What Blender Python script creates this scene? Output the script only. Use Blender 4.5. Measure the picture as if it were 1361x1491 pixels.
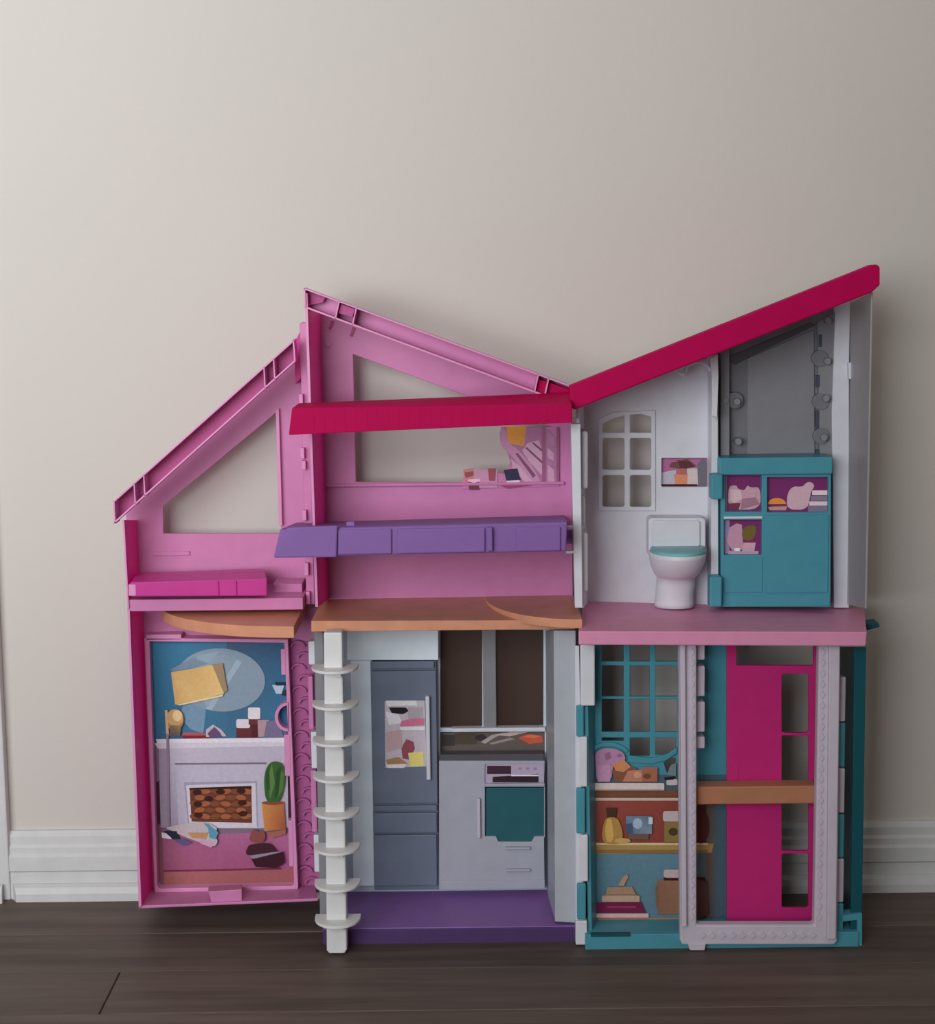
import bpy, bmesh, math, random
from mathutils import Vector, Matrix
random.seed(7)
for o in list(bpy.data.objects): bpy.data.objects.remove(o, do_unlink=True)
SC = bpy.context.scene; COL = SC.collection

# ------------------------------------------------------------------ camera
F = 2500.0; W, H = 1361, 1491
ALPHA = math.radians(7.7); RHO = math.radians(0.63)
CAM = Vector((0, -1.663, 0.61))
r0 = Vector((1,0,0)); fw = Vector((0, math.cos(ALPHA), -math.sin(ALPHA))); u0 = Vector((0, math.sin(ALPHA), math.cos(ALPHA)))
cr = r0*math.cos(RHO) - u0*math.sin(RHO); cu = u0*math.cos(RHO) + r0*math.sin(RHO)
cam = bpy.data.cameras.new('camera'); co = bpy.data.objects.new('camera', cam); COL.objects.link(co)
m = Matrix((cr, cu, -fw)).transposed().to_4x4(); m.translation = CAM; co.matrix_world = m
cam.sensor_fit = 'HORIZONTAL'; cam.sensor_width = 36; cam.lens = 36*F/W; cam.clip_start = 0.05
SC.camera = co

# ------------------------------------------------------------------ light
wd = bpy.data.worlds.new('world'); SC.world = wd; wd.use_nodes = True
bg = wd.node_tree.nodes['Background']; bg.inputs[0].default_value = (1.0, 0.86, 0.76, 1); bg.inputs[1].default_value = 0.16
def area(name, loc, tgt, sx, sy, power, col, spread=180):
    l = bpy.data.lights.new(name, 'AREA'); l.shape = 'RECTANGLE'; l.size = sx; l.size_y = sy; l.energy = power; l.color = col
    l.spread = math.radians(spread)
    o = bpy.data.objects.new(name, l); COL.objects.link(o); o.location = loc
    o.rotation_euler = (Vector(tgt)-Vector(loc)).to_track_quat('-Z', 'Y').to_euler(); return o
area('window_light', (-.93, -2.1, 0.88), (-.92, 0, 1.0), 1.45, 1.0, 20, (0.95, 0.975, 1.0), 106)      # the room's window, behind and to the left of the camera
area('ceiling_light', (-.3, -1.4, 2.35), (-.3, -.5, 0), 2.2, 1.8, 8, (1.0, .95, .89))                 # soft light from the ceiling
SC.view_settings.view_transform = 'Standard'; SC.view_settings.look = 'None'
SC.view_settings.exposure = 0.0; SC.view_settings.gamma = 1.0; SC.view_settings.use_curve_mapping = False

# ------------------------------------------------------------------ helpers
def P(px, py, Y):
    "point of the plane y = Y that the photograph shows at px, py"
    d = fw*F + cr*(px - W/2) - cu*(py - H/2)
    t = (Y - CAM.y)/d.y
    return CAM + d*t
def lin(c): return tuple(((v/255)/12.92 if v/255 <= .04045 else ((v/255+.055)/1.055)**2.4) for v in c)
def alb(c, k=1.0): return tuple(min(v/k, .9) for v in lin(c))
def mat(name, col, rough=.42, spec=.35, noise=.04, bump=0, alpha=1, trans=0, coat=0):
    M = bpy.data.materials.new(name); M.use_nodes = True; nt = M.node_tree; b = nt.nodes['Principled BSDF']
    b.inputs['Roughness'].default_value = rough; b.inputs['Specular IOR Level'].default_value = spec*.55
    n = nt.nodes.new('ShaderNodeTexNoise'); n.inputs['Scale'].default_value = 60; n.inputs['Detail'].default_value = 4
    g = nt.nodes.new('ShaderNodeTexCoord'); nt.links.new(g.outputs['Object'], n.inputs['Vector'])
    r = nt.nodes.new('ShaderNodeValToRGB'); nt.links.new(n.outputs['Fac'], r.inputs[0])
    r.color_ramp.elements[0].position = .3; r.color_ramp.elements[1].position = .7
    r.color_ramp.elements[0].color = (*[v*(1-noise) for v in col], 1); r.color_ramp.elements[1].color = (*[min(1, v*(1+noise)) for v in col], 1)
    nt.links.new(r.outputs[0], b.inputs['Base Color'])
    if bump:
        bn = nt.nodes.new('ShaderNodeBump'); bn.inputs['Strength'].default_value = bump; bn.inputs['Distance'].default_value = .001
        nt.links.new(n.outputs['Fac'], bn.inputs['Height']); nt.links.new(bn.outputs[0], b.inputs['Normal'])
    b.inputs['Alpha'].default_value = alpha; b.inputs['Transmission Weight'].default_value = trans
    b.inputs['Coat Weight'].default_value = coat
    return M
def let_through(Mt, col, fac):
    "thin moulded plastic: part of the light comes through from its far side"
    nt = Mt.node_tree; out = [n for n in nt.nodes if n.type == 'OUTPUT_MATERIAL'][0]; b = nt.nodes['Principled BSDF']
    t = nt.nodes.new('ShaderNodeBsdfTranslucent'); t.inputs[0].default_value = (*col, 1)
    x = nt.nodes.new('ShaderNodeMixShader'); x.inputs[0].default_value = fac
    nt.links.new(b.outputs[0], x.inputs[1]); nt.links.new(t.outputs[0], x.inputs[2]); nt.links.new(x.outputs[0], out.inputs[0])
def new_obj(name, me, parent=None, kind=None):
    o = bpy.data.objects.new(name, me); COL.objects.link(o)
    if parent:
        o.parent = parent
    if kind: o['kind'] = kind
    return o
ROOTLOC = {}
def root_loc(parent):
    v = Vector((0,0,0)); p = parent
    while p: v += p.location; p = p.parent
    return v
def finish(name, bm, material, parent=None, bevel=0, smooth=False, kind=None, label=None, seg=2):
    off = root_loc(parent)
    # a mesh of its own sits on its own origin
    lo = Vector((min(v.co.x for v in bm.verts), min(v.co.y for v in bm.verts), min(v.co.z for v in bm.verts)))
    hi = Vector((max(v.co.x for v in bm.verts), max(v.co.y for v in bm.verts), max(v.co.z for v in bm.verts)))
    c = (lo+hi)/2; c.z = lo.z
    bmesh.ops.translate(bm, verts=bm.verts, vec=-c)
    bmesh.ops.recalc_face_normals(bm, faces=bm.faces)
    me = bpy.data.meshes.new(name); bm.to_mesh(me); bm.free()
    if material: me.materials.append(material)
    if smooth:
        for p in me.polygons: p.use_smooth = True
    o = new_obj(name, me, parent, kind); o.location = c - off
    if bevel:
        b = o.modifiers.new('bevel', 'BEVEL'); b.width = bevel; b.segments = seg; b.limit_method = 'ANGLE'; b.angle_limit = math.radians(40)
    if label: o['label'] = label
    return o
def add_box(bm, x0, x1, y0, y1, z0, z1):
    v = [bm.verts.new(p) for p in ((x0,y0,z0),(x1,y0,z0),(x1,y1,z0),(x0,y1,z0),(x0,y0,z1),(x1,y0,z1),(x1,y1,z1),(x0,y1,z1))]
    for f in ((0,3,2,1),(4,5,6,7),(0,1,5,4),(1,2,6,5),(2,3,7,6),(3,0,4,7)): bm.faces.new([v[i] for i in f])
def rect(px0, py0, px1, py1, Y):
    cx, cy = (px0+px1)/2, (py0+py1)/2
    return P(px0, cy, Y).x, P(px1, cy, Y).x, P(cx, py1, Y).z, P(cx, py0, Y).z     # x0 x1 z0 z1
def add_bpx(bm, px0, py0, px1, py1, ya, yb):
    x0, x1, z0, z1 = rect(px0, py0, px1, py1, ya); add_box(bm, x0, x1, ya, yb, z0, z1)
def box(name, material, parent, px0, py0, px1, py1, ya, yb, bevel=.0006, **k):
    bm = bmesh.new(); add_bpx(bm, px0, py0, px1, py1, ya, yb)
    return finish(name, bm, material, parent, bevel, **k)
def add_prism(bm, loops, ya, yb):
    "loops of (x, z); the first is the outline, the others holes"
    fr = []; bk = []
    edges = []
    for lp in loops:
        vs = [bm.verts.new((x, ya, z)) for x, z in lp]; fr.append(vs)
        for i in range(len(vs)): edges.append(bm.edges.new((vs[i], vs[(i+1) % len(vs)])))
    res = bmesh.ops.triangle_fill(bm, edges=edges, use_beauty=True)
    tris = [f for f in res['geom'] if isinstance(f, bmesh.types.BMFace)]
    mp = {}
    for vs in fr:
        for v in vs: mp[v] = bm.verts.new((v.co.x, yb, v.co.z))
    for f in tris: bm.faces.new([mp[v] for v in reversed(f.verts)])
    for vs in fr:
        for i in range(len(vs)):
            a, b = vs[i], vs[(i+1) % len(vs)]
            bm.faces.new((a, b, mp[b], mp[a]))
def pts(l, Y): return [(P(x, y, Y).x, P(x, y, Y).z) for x, y in l]
def prism(name, material, parent, outer, ya, yb, holes=(), bevel=.0006, **k):
    bm = bmesh.new(); add_prism(bm, [pts(outer, ya)] + [pts(h, ya) for h in holes], ya, yb)
    return finish(name, bm, material, parent, bevel, **k)
def hexa(name, material, parent, front, yf, back, yb, bevel=.0006, **k):
    bm = bmesh.new()
    a = [bm.verts.new(P(x, y, (yf[i] if isinstance(yf, (list, tuple)) else yf))) for i, (x, y) in enumerate(front)]
    b = [bm.verts.new(P(x, y, (yb[i] if isinstance(yb, (list, tuple)) else yb))) for i, (x, y) in enumerate(back)]
    n = len(a); bm.faces.new(a); bm.faces.new(b[::-1])
    for i in range(n): bm.faces.new((a[i], b[i], b[(i+1) % n], a[(i+1) % n]))
    return finish(name, bm, material, parent, bevel, **k)
def R(x0, y0, x1, y1): return [(x0,y0),(x1,y0),(x1,y1),(x0,y1)]
def RR(x0, y0, x1, y1, r=2):
    out = []
    for cx, cy, a in ((x0+r,y0+r,180),(x1-r,y0+r,270),(x1-r,y1-r,0),(x0+r,y1-r,90)):
        for t in (0, 45, 90): out.append((cx+r*math.cos(math.radians(a+t)), cy+r*math.sin(math.radians(a+t))))
    return out
def EL(cx, cy, rx, ry, n=28, a0=0, a1=360, rot=0):
    out = []
    full = (a1-a0) == 360
    for i in range(n if full else n+1):
        a = math.radians(a0+(a1-a0)*i/n); x, y = rx*math.cos(a), ry*math.sin(a); c, s = math.cos(rot), math.sin(rot)
        out.append((cx+x*c-y*s, cy+x*s+y*c))
    return out
def loft(name, material, parent, rings, n=28, **k):
    "rings of (z, cx, cy, rx, ry)"
    bm = bmesh.new(); rs = []
    for z, cx, cy, rx, ry in rings:
        rs.append([bm.verts.new((cx+rx*math.cos(2*math.pi*i/n), cy+ry*math.sin(2*math.pi*i/n), z)) for i in range(n)])
    for a, b in zip(rs, rs[1:]):
        for i in range(n): bm.faces.new((a[i], a[(i+1) % n], b[(i+1) % n], b[i]))
    bm.faces.new(rs[0][::-1]); bm.faces.new(rs[-1])
    return finish(name, bm, material, parent, k.pop('bevel', 0), smooth=True, **k)
def empty(name, loc, label, cat, group=None):
    o = bpy.data.objects.new(name, None); COL.objects.link(o); o.location = loc; o.empty_display_size = .02
    o['label'] = label; o['category'] = cat
    if group: o['group'] = group
    return o
def again(o, dx=0, dy=0, dz=0):
    c = o.copy(); COL.objects.link(c); c.location = o.location + Vector((dx, dy, dz)); return c

# printed stickers: flat ink shapes, the ink colour held in a colour attribute
def ink_mat():
    M = bpy.data.materials.new('sticker_ink'); M.use_nodes = True; nt = M.node_tree; b = nt.nodes['Principled BSDF']
    a = nt.nodes.new('ShaderNodeVertexColor'); a.layer_name = 'Col'
    n = nt.nodes.new('ShaderNodeTexNoise'); n.inputs['Scale'].default_value = 260; n.inputs['Detail'].default_value = 3
    g = nt.nodes.new('ShaderNodeTexCoord'); nt.links.new(g.outputs['Object'], n.inputs['Vector'])
    mr = nt.nodes.new('ShaderNodeMapRange'); mr.inputs['To Min'].default_value = .86; mr.inputs['To Max'].default_value = 1.14
    nt.links.new(n.outputs['Fac'], mr.inputs['Value'])
    mx = nt.nodes.new('ShaderNodeVectorMath'); mx.operation = 'SCALE'
    nt.links.new(a.outputs[0], mx.inputs[0]); nt.links.new(mr.outputs[0], mx.inputs['Scale'])
    nt.links.new(mx.outputs[0], b.inputs['Base Color'])
    b.inputs['Roughness'].default_value = .38; b.inputs['Specular IOR Level'].default_value = .3
    return M
INK = ink_mat()
LAYER = [0]
def soften(ps):
    "round the corners of a free-form printed shape"
    if len(ps) < 7 or len(ps) > 13: return ps
    for _ in range(2):
        q = []
        for i in range(len(ps)):
            a, b = ps[i], ps[(i+1) % len(ps)]
            q += [(a[0]*.78+b[0]*.22, a[1]*.78+b[1]*.22), (a[0]*.22+b[0]*.78, a[1]*.22+b[1]*.78)]
        ps = q
    return ps
def prints(name, parent, Y, k, shapes, label=None):
    "shapes: (colour or list of colours, points); each a flat printed area a hair above the last"
    bm = bmesh.new(); cl = bm.loops.layers.float_color.new('Col')
    shapes = [(c, soften(ps)) for c, ps in shapes]
    for c, ps in shapes:
        LAYER[0] += 1; y = Y - .00006*(1 + len(bm.faces)*0) - .00004*(shapes.index((c, ps))+1)
        vs = [bm.verts.new((x, y, z)) for x, z in pts(ps, Y)]
        try: f = bm.faces.new(vs)
        except ValueError: continue
        cols = [alb(c, k)]*len(vs) if not isinstance(c[0], (list, tuple)) else [alb(q, k) for q in c]
        for l, q in zip(f.loops, cols): l[cl] = (*q, 1)
    for f in bm.faces: f.normal_update()
    big = [f for f in bm.faces if len(f.verts) > 4]
    bmesh.ops.triangulate(bm, faces=big, ngon_method='EAR_CLIP')
    for f in bm.faces:
        f.normal_update()
        if f.normal.y > 0: f.normal_flip()
    c = Vector((sum(v.co.x for v in bm.verts)/len(bm.verts), Y, min(v.co.z for v in bm.verts)))
    bmesh.ops.translate(bm, verts=bm.verts, vec=-c)
    me = bpy.data.meshes.new(name); bm.to_mesh(me); bm.free(); me.materials.append(INK)
    o = new_obj(name, me, parent); o.location = c - root_loc(parent)
    if label: o['label'] = label
    return o

# ------------------------------------------------------------------ materials
M = {}
M['orchid'] = mat('orchid_pink_plastic', (.60,.215,.435), .36, .4)
M['magenta'] = mat('magenta_plastic', (.85,.085,.48), .36, .4)
M['rim'] = mat('light_pink_plastic', (.72,.30,.54), .35, .4)
M['bench'] = mat('hot_pink_plastic', (.55,.04,.28), .36, .4)
M['red'] = mat('raspberry_plastic', (.45,.001,.075), .6, .15)
M['floorpink'] = mat('dusty_pink_plastic', (.72,.29,.46), .45, .3)
M['purple'] = mat('violet_plastic', (.26,.13,.40), .40, .35)
M['lilac'] = mat('lilac_plastic', (.235,.12,.36), .5, .3)
M['white'] = mat('white_plastic', (.70,.71,.77), .38, .4)
M['stair'] = mat('stair_white_plastic', (.72,.72,.72), .4, .4)
M['bluewhite'] = mat('pale_blue_plastic', (.60,.69,.80), .4, .35)
M['fridge'] = mat('slate_blue_plastic', (.17,.20,.275), .42, .35)
M['fridgegap'] = mat('slate_seam', (.07,.085,.12), .6, .2)
M['tan'] = mat('tan_plastic', (.66,.30,.18), .38, .4, noise=.08)
M['bar'] = mat('caramel_plastic', (.46,.20,.11), .4, .35)
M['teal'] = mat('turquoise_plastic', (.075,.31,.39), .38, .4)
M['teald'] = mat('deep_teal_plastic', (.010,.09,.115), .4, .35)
M['oven'] = mat('oven_teal_plastic', (.027,.12,.145), .4, .35)
M['lid'] = mat('toilet_lid_teal', (.20,.46,.49), .35, .4)
M['counter'] = mat('dark_grey_counter', (.10,.092,.115), .4, .35)
M['hotdoor'] = mat('hot_pink_door', (.56,.024,.19), .4, .35)
M['frame'] = mat('pearl_white_plastic', (.60,.54,.63), .4, .35, bump=.2)
M['grey'] = mat('grey_plastic', (.25,.25,.27), .45, .3)
M['smoke'] = mat('smoky_clear_plastic', (.24,.24,.265), .3, .4, alpha=.8)
M['clear'] = mat('clear_side_plastic', (.45,.44,.46), .3, .4, alpha=.62)
M['stove'] = mat('cool_white_plastic', (.42,.43,.50), .42, .35)
M['shade_tint'] = mat('brown_shade_tint', (.075,.036,.025), .4, .3, alpha=.52)  # see-through brown standing in for the deep shade behind the kitchen window
M['channel'] = mat('roof_channel_pink', (.46,.085,.25), .45, .3)
M['scallop'] = mat('mauve_pink_plastic', (.44,.12,.30), .45, .3)
M['violet_shade'] = mat('shaded_violet_plastic', (.085,.043,.14), .5, .3)  # the base's violet darkened, shade put into the colour
M['post'] = mat('blue_grey_plastic', (.45,.48,.53), .42, .35)
M['panel'] = mat('light_blue_plastic', (.80,.90,1.0), .4, .35)
M['dark'] = mat('dark_recess', (.03,.025,.035), .7, .1)
M['cubby'] = mat('plum_back', (.22,.035,.16), .6, .2)

let_through(M['magenta'], (.95,.09,.52), .42)
# ------------------------------------------------------------------ room
def wall_mat():
    Mt = bpy.data.materials.new('painted_wall'); Mt.use_nodes = True; nt = Mt.node_tree; b = nt.nodes['Principled BSDF']
    g = nt.nodes.new('ShaderNodeTexCoord')
    n = nt.nodes.new('ShaderNodeTexNoise'); n.inputs['Scale'].default_value = 3.0; n.inputs['Detail'].default_value = 2
    nt.links.new(g.outputs['Object'], n.inputs['Vector'])
    r = nt.nodes.new('ShaderNodeValToRGB'); r.color_ramp.elements[0].position = .3; r.color_ramp.elements[1].position = .7
    r.color_ramp.elements[0].color = (.60,.565,.53,1); r.color_ramp.elements[1].color = (.62,.58,.535,1)
    nt.links.new(n.outputs['Fac'], r.inputs[0]); nt.links.new(r.outputs[0], b.inputs['Base Color'])
    n2 = nt.nodes.new('ShaderNodeTexNoise'); n2.inputs['Scale'].default_value = 75; n2.inputs['Detail'].default_value = 3
    nt.links.new(g.outputs['Object'], n2.inputs['Vector'])
    bp = nt.nodes.new('ShaderNodeBump'); bp.inputs['Strength'].default_value = .22; bp.inputs['Distance'].default_value = .002
    nt.links.new(n2.outputs['Fac'], bp.inputs['Height']); nt.links.new(bp.outputs[0], b.inputs['Normal'])
    b.inputs['Roughness'].default_value = .75; b.inputs['Specular IOR Level'].default_value = .15
    return Mt
def plank_mat():
    Mt = bpy.data.materials.new('dark_wood_plank'); Mt.use_nodes = True; nt = Mt.node_tree; b = nt.nodes['Principled BSDF']
    g = nt.nodes.new('ShaderNodeTexCoord'); oi = nt.nodes.new('ShaderNodeObjectInfo')
    ad = nt.nodes.new('ShaderNodeVectorMath'); ad.operation = 'ADD'
    sc = nt.nodes.new('ShaderNodeVectorMath'); sc.operation = 'SCALE'; sc.inputs['Scale'].default_value = 1
    cb = nt.nodes.new('ShaderNodeCombineXYZ')
    mu = nt.nodes.new('ShaderNodeMath'); mu.operation = 'MULTIPLY'; mu.inputs[1].default_value = 37
    nt.links.new(oi.outputs['Random'], mu.inputs[0]); nt.links.new(mu.outputs[0], cb.inputs[0]); nt.links.new(mu.outputs[0], cb.inputs[1])
    nt.links.new(g.outputs['Object'], ad.inputs[0]); nt.links.new(cb.outputs[0], ad.inputs[1])
    mp = nt.nodes.new('ShaderNodeMapping'); mp.inputs['Scale'].default_value = (3.5, 42, 5)
    nt.links.new(ad.outputs[0], mp.inputs[0])
    n = nt.nodes.new('ShaderNodeTexNoise'); n.inputs['Scale'].default_value = 1; n.inputs['Detail'].default_value = 6; n.inputs['Roughness'].default_value = .6
    nt.links.new(mp.outputs[0], n.inputs['Vector'])
    r = nt.nodes.new('ShaderNodeValToRGB'); r.color_ramp.elements[0].position = .28; r.color_ramp.elements[1].position = .75
    r.color_ramp.elements[0].color = (.070,.050,.042,1); r.color_ramp.elements[1].color = (.165,.125,.104,1)
    nt.links.new(n.outputs['Fac'], r.inputs[0])
    mr = nt.nodes.new('ShaderNodeMapRange'); mr.inputs['To Min'].default_value = .88; mr.inputs['To Max'].default_value = 1.14
    nt.links.new(oi.outputs['Random'], mr.inputs['Value'])
    sx = nt.nodes.new('ShaderNodeVectorMath'); sx.operation = 'SCALE'
    nt.links.new(r.outputs[0], sx.inputs[0]); nt.links.new(mr.outputs[0], sx.inputs['Scale']); nt.links.new(sx.outputs[0], b.inputs['Base Color'])
    b.inputs['Roughness'].default_value = .55; b.inputs['Specular IOR Level'].default_value = .3
    bp = nt.nodes.new('ShaderNodeBump'); bp.inputs['Strength'].default_value = .15; bp.inputs['Distance'].default_value = .001
    nt.links.new(n.outputs['Fac'], bp.inputs['Height']); nt.links.new(bp.outputs[0], b.inputs['Normal'])
    return Mt
M['wall'] = wall_mat(); M['plank'] = plank_mat()
M['trim'] = mat('white_trim_paint', (.62,.635,.63), .4, .35)
M['subfloor'] = mat('subfloor', (.03,.022,.02), .8, .1)

bm = bmesh.new(); add_box(bm, -2.2, 2.2, 0, .08, -.02, 2.4)
finish('wall_back', bm, M['wall'], kind='structure', label='plain cream painted wall behind the dollhouse')['category'] = 'wall'
bm = bmesh.new(); add_box(bm, -2.2, 2.2, -2.9, 0, -.03, -.004)
fl = finish('floor', bm, M['subfloor'], kind='structure', label='dark brown wood plank floor in front of the wall'); fl['category'] = 'floor'
PW = .09; base_y = -.015
row = 0; y1 = 0.0
edges_y = [0.0, -.015] + [-.015-PW*i for i in range(1, 31)]
plank_me = {}
def plank(x0, x1, ya, yb):
    key = (round(x1-x0, 4), round(yb-ya, 4))
    if key not in plank_me:
        b2 = bmesh.new(); g = .0004; add_box(b2, -(key[0]/2)+g, key[0]/2-g, -key[1]/2+g, key[1]/2-g, -.004, 0)
        top = [e for e in b2.edges if all(v.co.z == 0 for v in e.verts)]
        bmesh.ops.bevel(b2, geom=top, offset=.0008, segments=1, affect='EDGES')
        me = bpy.data.meshes.new('plank'); b2.to_mesh(me); b2.free(); me.materials.append(M['plank']); plank_me[key] = me
    o = new_obj('plank', plank_me[key], fl); o.location = Vector(((x0+x1)/2, (ya+yb)/2, random.uniform(-.0002, .0002))) - fl.location
starts = [-.6, -.62, -.56, -.315, -.8, -.45, -.7]
for i in range(len(edges_y)-1):
    a, b_ = edges_y[i+1], edges_y[i]
    s = starts[i % 7] - 1.2
    x = -2.2; nx = s
    while nx <= x: nx += 1.2
    while x < 2.2-1e-6:
        e = min(nx, 2.2)
        if e - x > .02: plank(x, e, a, b_)
        x = e; nx += 1.2

# baseboard: profiled board, and its shoe moulding as a part
x_case = P(12, 1250, -.014).x
bm = bmesh.new()
prof = [(0,0),(-.010,0),(-.010,.028),(-.012,.030),(-.012,.044),(-.0095,.047),(-.0095,.053),(-.0075,.056),(-.0075,.064),(-.004,.069),(0,.069)]
def extr(bm, prof, x0, x1, mitre0=0):
    a = [bm.verts.new((x0 - y*mitre0, y, z)) for y, z in prof]; b = [bm.verts.new((x1, y, z)) for y, z in prof]
    n = len(prof)
    bm.faces.new(a); bm.faces.new(b[::-1])
    for i in range(n): bm.faces.new((a[i], a[(i+1) % n], b[(i+1) % n], b[i]))
extr(bm, prof, x_case, 2.2)
bb = finish('baseboard_back', bm, M['trim'], kind='structure', label='white profiled baseboard along the foot of the wall'); bb['category'] = 'baseboard'
bm = bmesh.new(); extr(bm, [(-.010,0),(-.0185,0),(-.0185,.008),(-.0165,.014),(-.012,.0165),(-.010,.0165)], x_case-.004, 2.2, .6)
finish('shoe_moulding', bm, M['trim'], bb)
bm = bmesh.new(); add_box(bm, x_case-.07, x_case, -.0125, 0, 0, 2.1); add_box(bm, x_case-.07, x_case-.012, -.0155, -.0125, 0, 2.1)
cs = finish('trim_1', bm, M['trim'], kind='structure', bevel=.0015, label='white door casing at the left edge'); cs['category'] = 'trim'
bm = bmesh.new(); extr(bm, [(-.0155,0),(-.0215,0),(-.0215,.010),(-.0195,.0165),(-.0155,.018)], x_case-.07, x_case-.0062, 0)
finish('shoe_moulding', bm, M['trim'], cs)

# ------------------------------------------------------------------ dollhouse
DH = empty('dollhouse', (0, -.09, 0), 'large three-section folding plastic dollhouse, pink, white and turquoise, opened against the wall', 'dollhouse')
YF, YB, YBB = -.138, -.045, -.040

# ---- left wing
LF, LB, LBB = -.105, -.042, -.037
hole = [(237.5,737),(403,600),(409,777),(237.5,777)]
prism('gable_wall', M['orchid'], DH, [(183,744),(430,508),(440,516),(450,880),(190,885)], LB, LBB, [hole])
prism('window_post', M['rim'], DH, [(401,597),(406,595),(411,765),(406,765)], LB-.006, LB+.002, bevel=.0004)
hexa('side_wall', M['magenta'], DH, [(179,757),(182,757),(189,885),(186,885)], LF, [(196,757),(199,757),(206,885),(203,885)], LB)
hexa('side_rim', M['rim'], DH, [(178,757),(181,757),(188,886),(185.5,886)], LF-.002, [(178,757),(181,757),(188,886),(185.5,886)], LF+.001, bevel=.0003)
# roof channel with cross ribs
def channel(name, top0, top1, bot0, bot1, ya, yb, ribs, mp, mr, closed=(True, True)):
    base = prism(name, mp, DH, [top0, top1, bot1, bot0], yb-.002, yb, bevel=.0003)
    def strip(nm, a, b, t, m_):
        dx, dy = b[0]-a[0], b[1]-a[1]; L = math.hypot(dx, dy); nx, ny = -dy/L*t, dx/L*t
        return prism(nm, m_, base, [a, b, (b[0]+nx, b[1]+ny), (a[0]+nx, a[1]+ny)], ya, yb-.0015, bevel=.0003)
    strip('upper_rim', top0, top1, 2.2, mr)
    strip('lower_rim', bot0, bot1, -2.6, mr)
    if closed[0]: strip('end_rim', bot0, top0, 2.4, mr)
    if closed[1]: strip('end_rim', top1, bot1, 2.4, mr)
    for t, u in ribs:
        a = (top0[0]+(top1[0]-top0[0])*t, top0[1]+(top1[1]-top0[1])*t); b = (bot0[0]+(bot1[0]-bot0[0])*u, bot0[1]+(bot1[1]-bot0[1])*u)
        strip('rib', a, b, -2.0, mr)
    return base
def rib_at(x, top0, top1, bot0, bot1, dx=0):
    return ((x-top0[0])/(top1[0]-top0[0]), (x+dx-bot0[0])/(bot1[0]-bot0[0]))
T0, T1, B0, B1 = (164.5,730), (428,494), (166,763), (430.5,526)
channel('roof_channel', T0, T1, B0, B1, LF-.006, LF+.016, [rib_at(x, T0, T1, B0, B1, 2) for x in (194, 208, 383, 397)], M['channel'], M['rim'])
# floor beam, bench step
box('floor_beam', M['orchid'], DH, 185, 872, 441, 889, LF, LB)
box('bench_pad', M['orchid'], DH, 397, 850, 440, 863, LF+.03, LB, bevel=.001)
box('ledge', M['orchid'], DH, 222, 803, 276, 809, LB-.002, LB+.001, bevel=.0004)
# lower left: shell
prism('back_wall', M['orchid'], DH, [(190,885),(462,885),(470,1300),(208,1303)], LB, LBB)
hexa('side_wall', M['magenta'], DH, [(186,889),(190,889),(205,1318),(202,1321)], LF, [(204,889),(208,889),(223,1300),(220,1300)], LB)
hexa('side_rim', M['rim'], DH, [(185.5,889),(189,889),(206,1319),(202,1322)], LF-.003, [(185.5,889),(189,889),(206,1319),(202,1322)], LF+.001, bevel=.0003)
hexa('floor_slab', M['orchid'], DH, [(202,1319),(463,1308),(463,1312),(202,1323)], LF, [(218,1293),(458,1288),(458,1293),(218,1297)], LB)
hexa('floor_tab', M['orchid'], DH, [(303,1298),(352,1295),(352,1313),(308,1315)], LF+.004, [(303,1290),(352,1288),(352,1306),(308,1308)], LB-.02)
box('fold_flap', M['rim'], DH, 212, 924, 264, 932, LB-.016, LB)
# sticker frame (raised rim)
fo = [(210,929),(419,931),(434,1292),(431,1299),(229,1303),(225,1298)]
fi = [(217.5,934),(414,936),(428,1287),(426,1290),(232,1294),(229,1290)]
prism('sticker_frame', M['rim'], DH, fo, LB-.016, LB, [fi], bevel=.0005)
for (x0,y0,x1,y1) in ((409,945,416,983),(414,1070,423,1130),(420,1195,427,1262),(222,1215,227,1228),(417,985,420,1000)):
    box('frame_tab', M['rim'], DH, x0, y0, x1, y1, LB-.0165, LB-.006, bevel=.0008)
SY = LB-.004
K = .78
pan = prints('fireplace_sticker', DH, SY, K, [
    ((52,104,140), [(216,933),(416,935),(430,1289),(230,1293)]),
    ([(48,118,152),(56,108,140),(58,104,134),(44,100,134)], [(217,934),(330,935),(330,1078),(222,1080)]),
    ([(60,82,110),(40,84,118),(52,112,142),(58,104,134)], [(330,935),(412,936),(419,1080),(330,1078)]),
    ((40,48,76), [(217,934),(221,934),(226,1083),(222,1083)]),
    ((110,140,165), [(268,1020),(300,1030),(296,1068),(278,1062),(262,1045)]),
    ((120,100,118), [(224,1082),(422,1080),(426,1180),(426,1230),(228,1230)]),
    ((128,98,120), [(224,1082),(232,1084),(234,1200),(229,1200)]),
    ((72,22,48), [(226,1140),(232,1136),(235,1200),(229,1200)]),
    ((60,18,40), [(417,1132),(422,1130),(426,1190),(420,1195)]),
    ([(158,92,126),(166,98,140),(150,78,118),(150,84,112)], [(231,1215),(426,1212),(429,1268),(233,1268)]),
    ([(160,98,100),(150,88,92),(142,84,84),(150,92,88)], [(233,1268),(428,1264),(429,1289),(231,1292)]),
    ((110,44,66), [(236,1267),(410,1263),(410,1266),(236,1269.5)]),
    ((120,78,86), [(228,1200),(236,1200),(239,1288),(231,1290)]),
  ], label='blue and pink printed living room backdrop')
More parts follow.
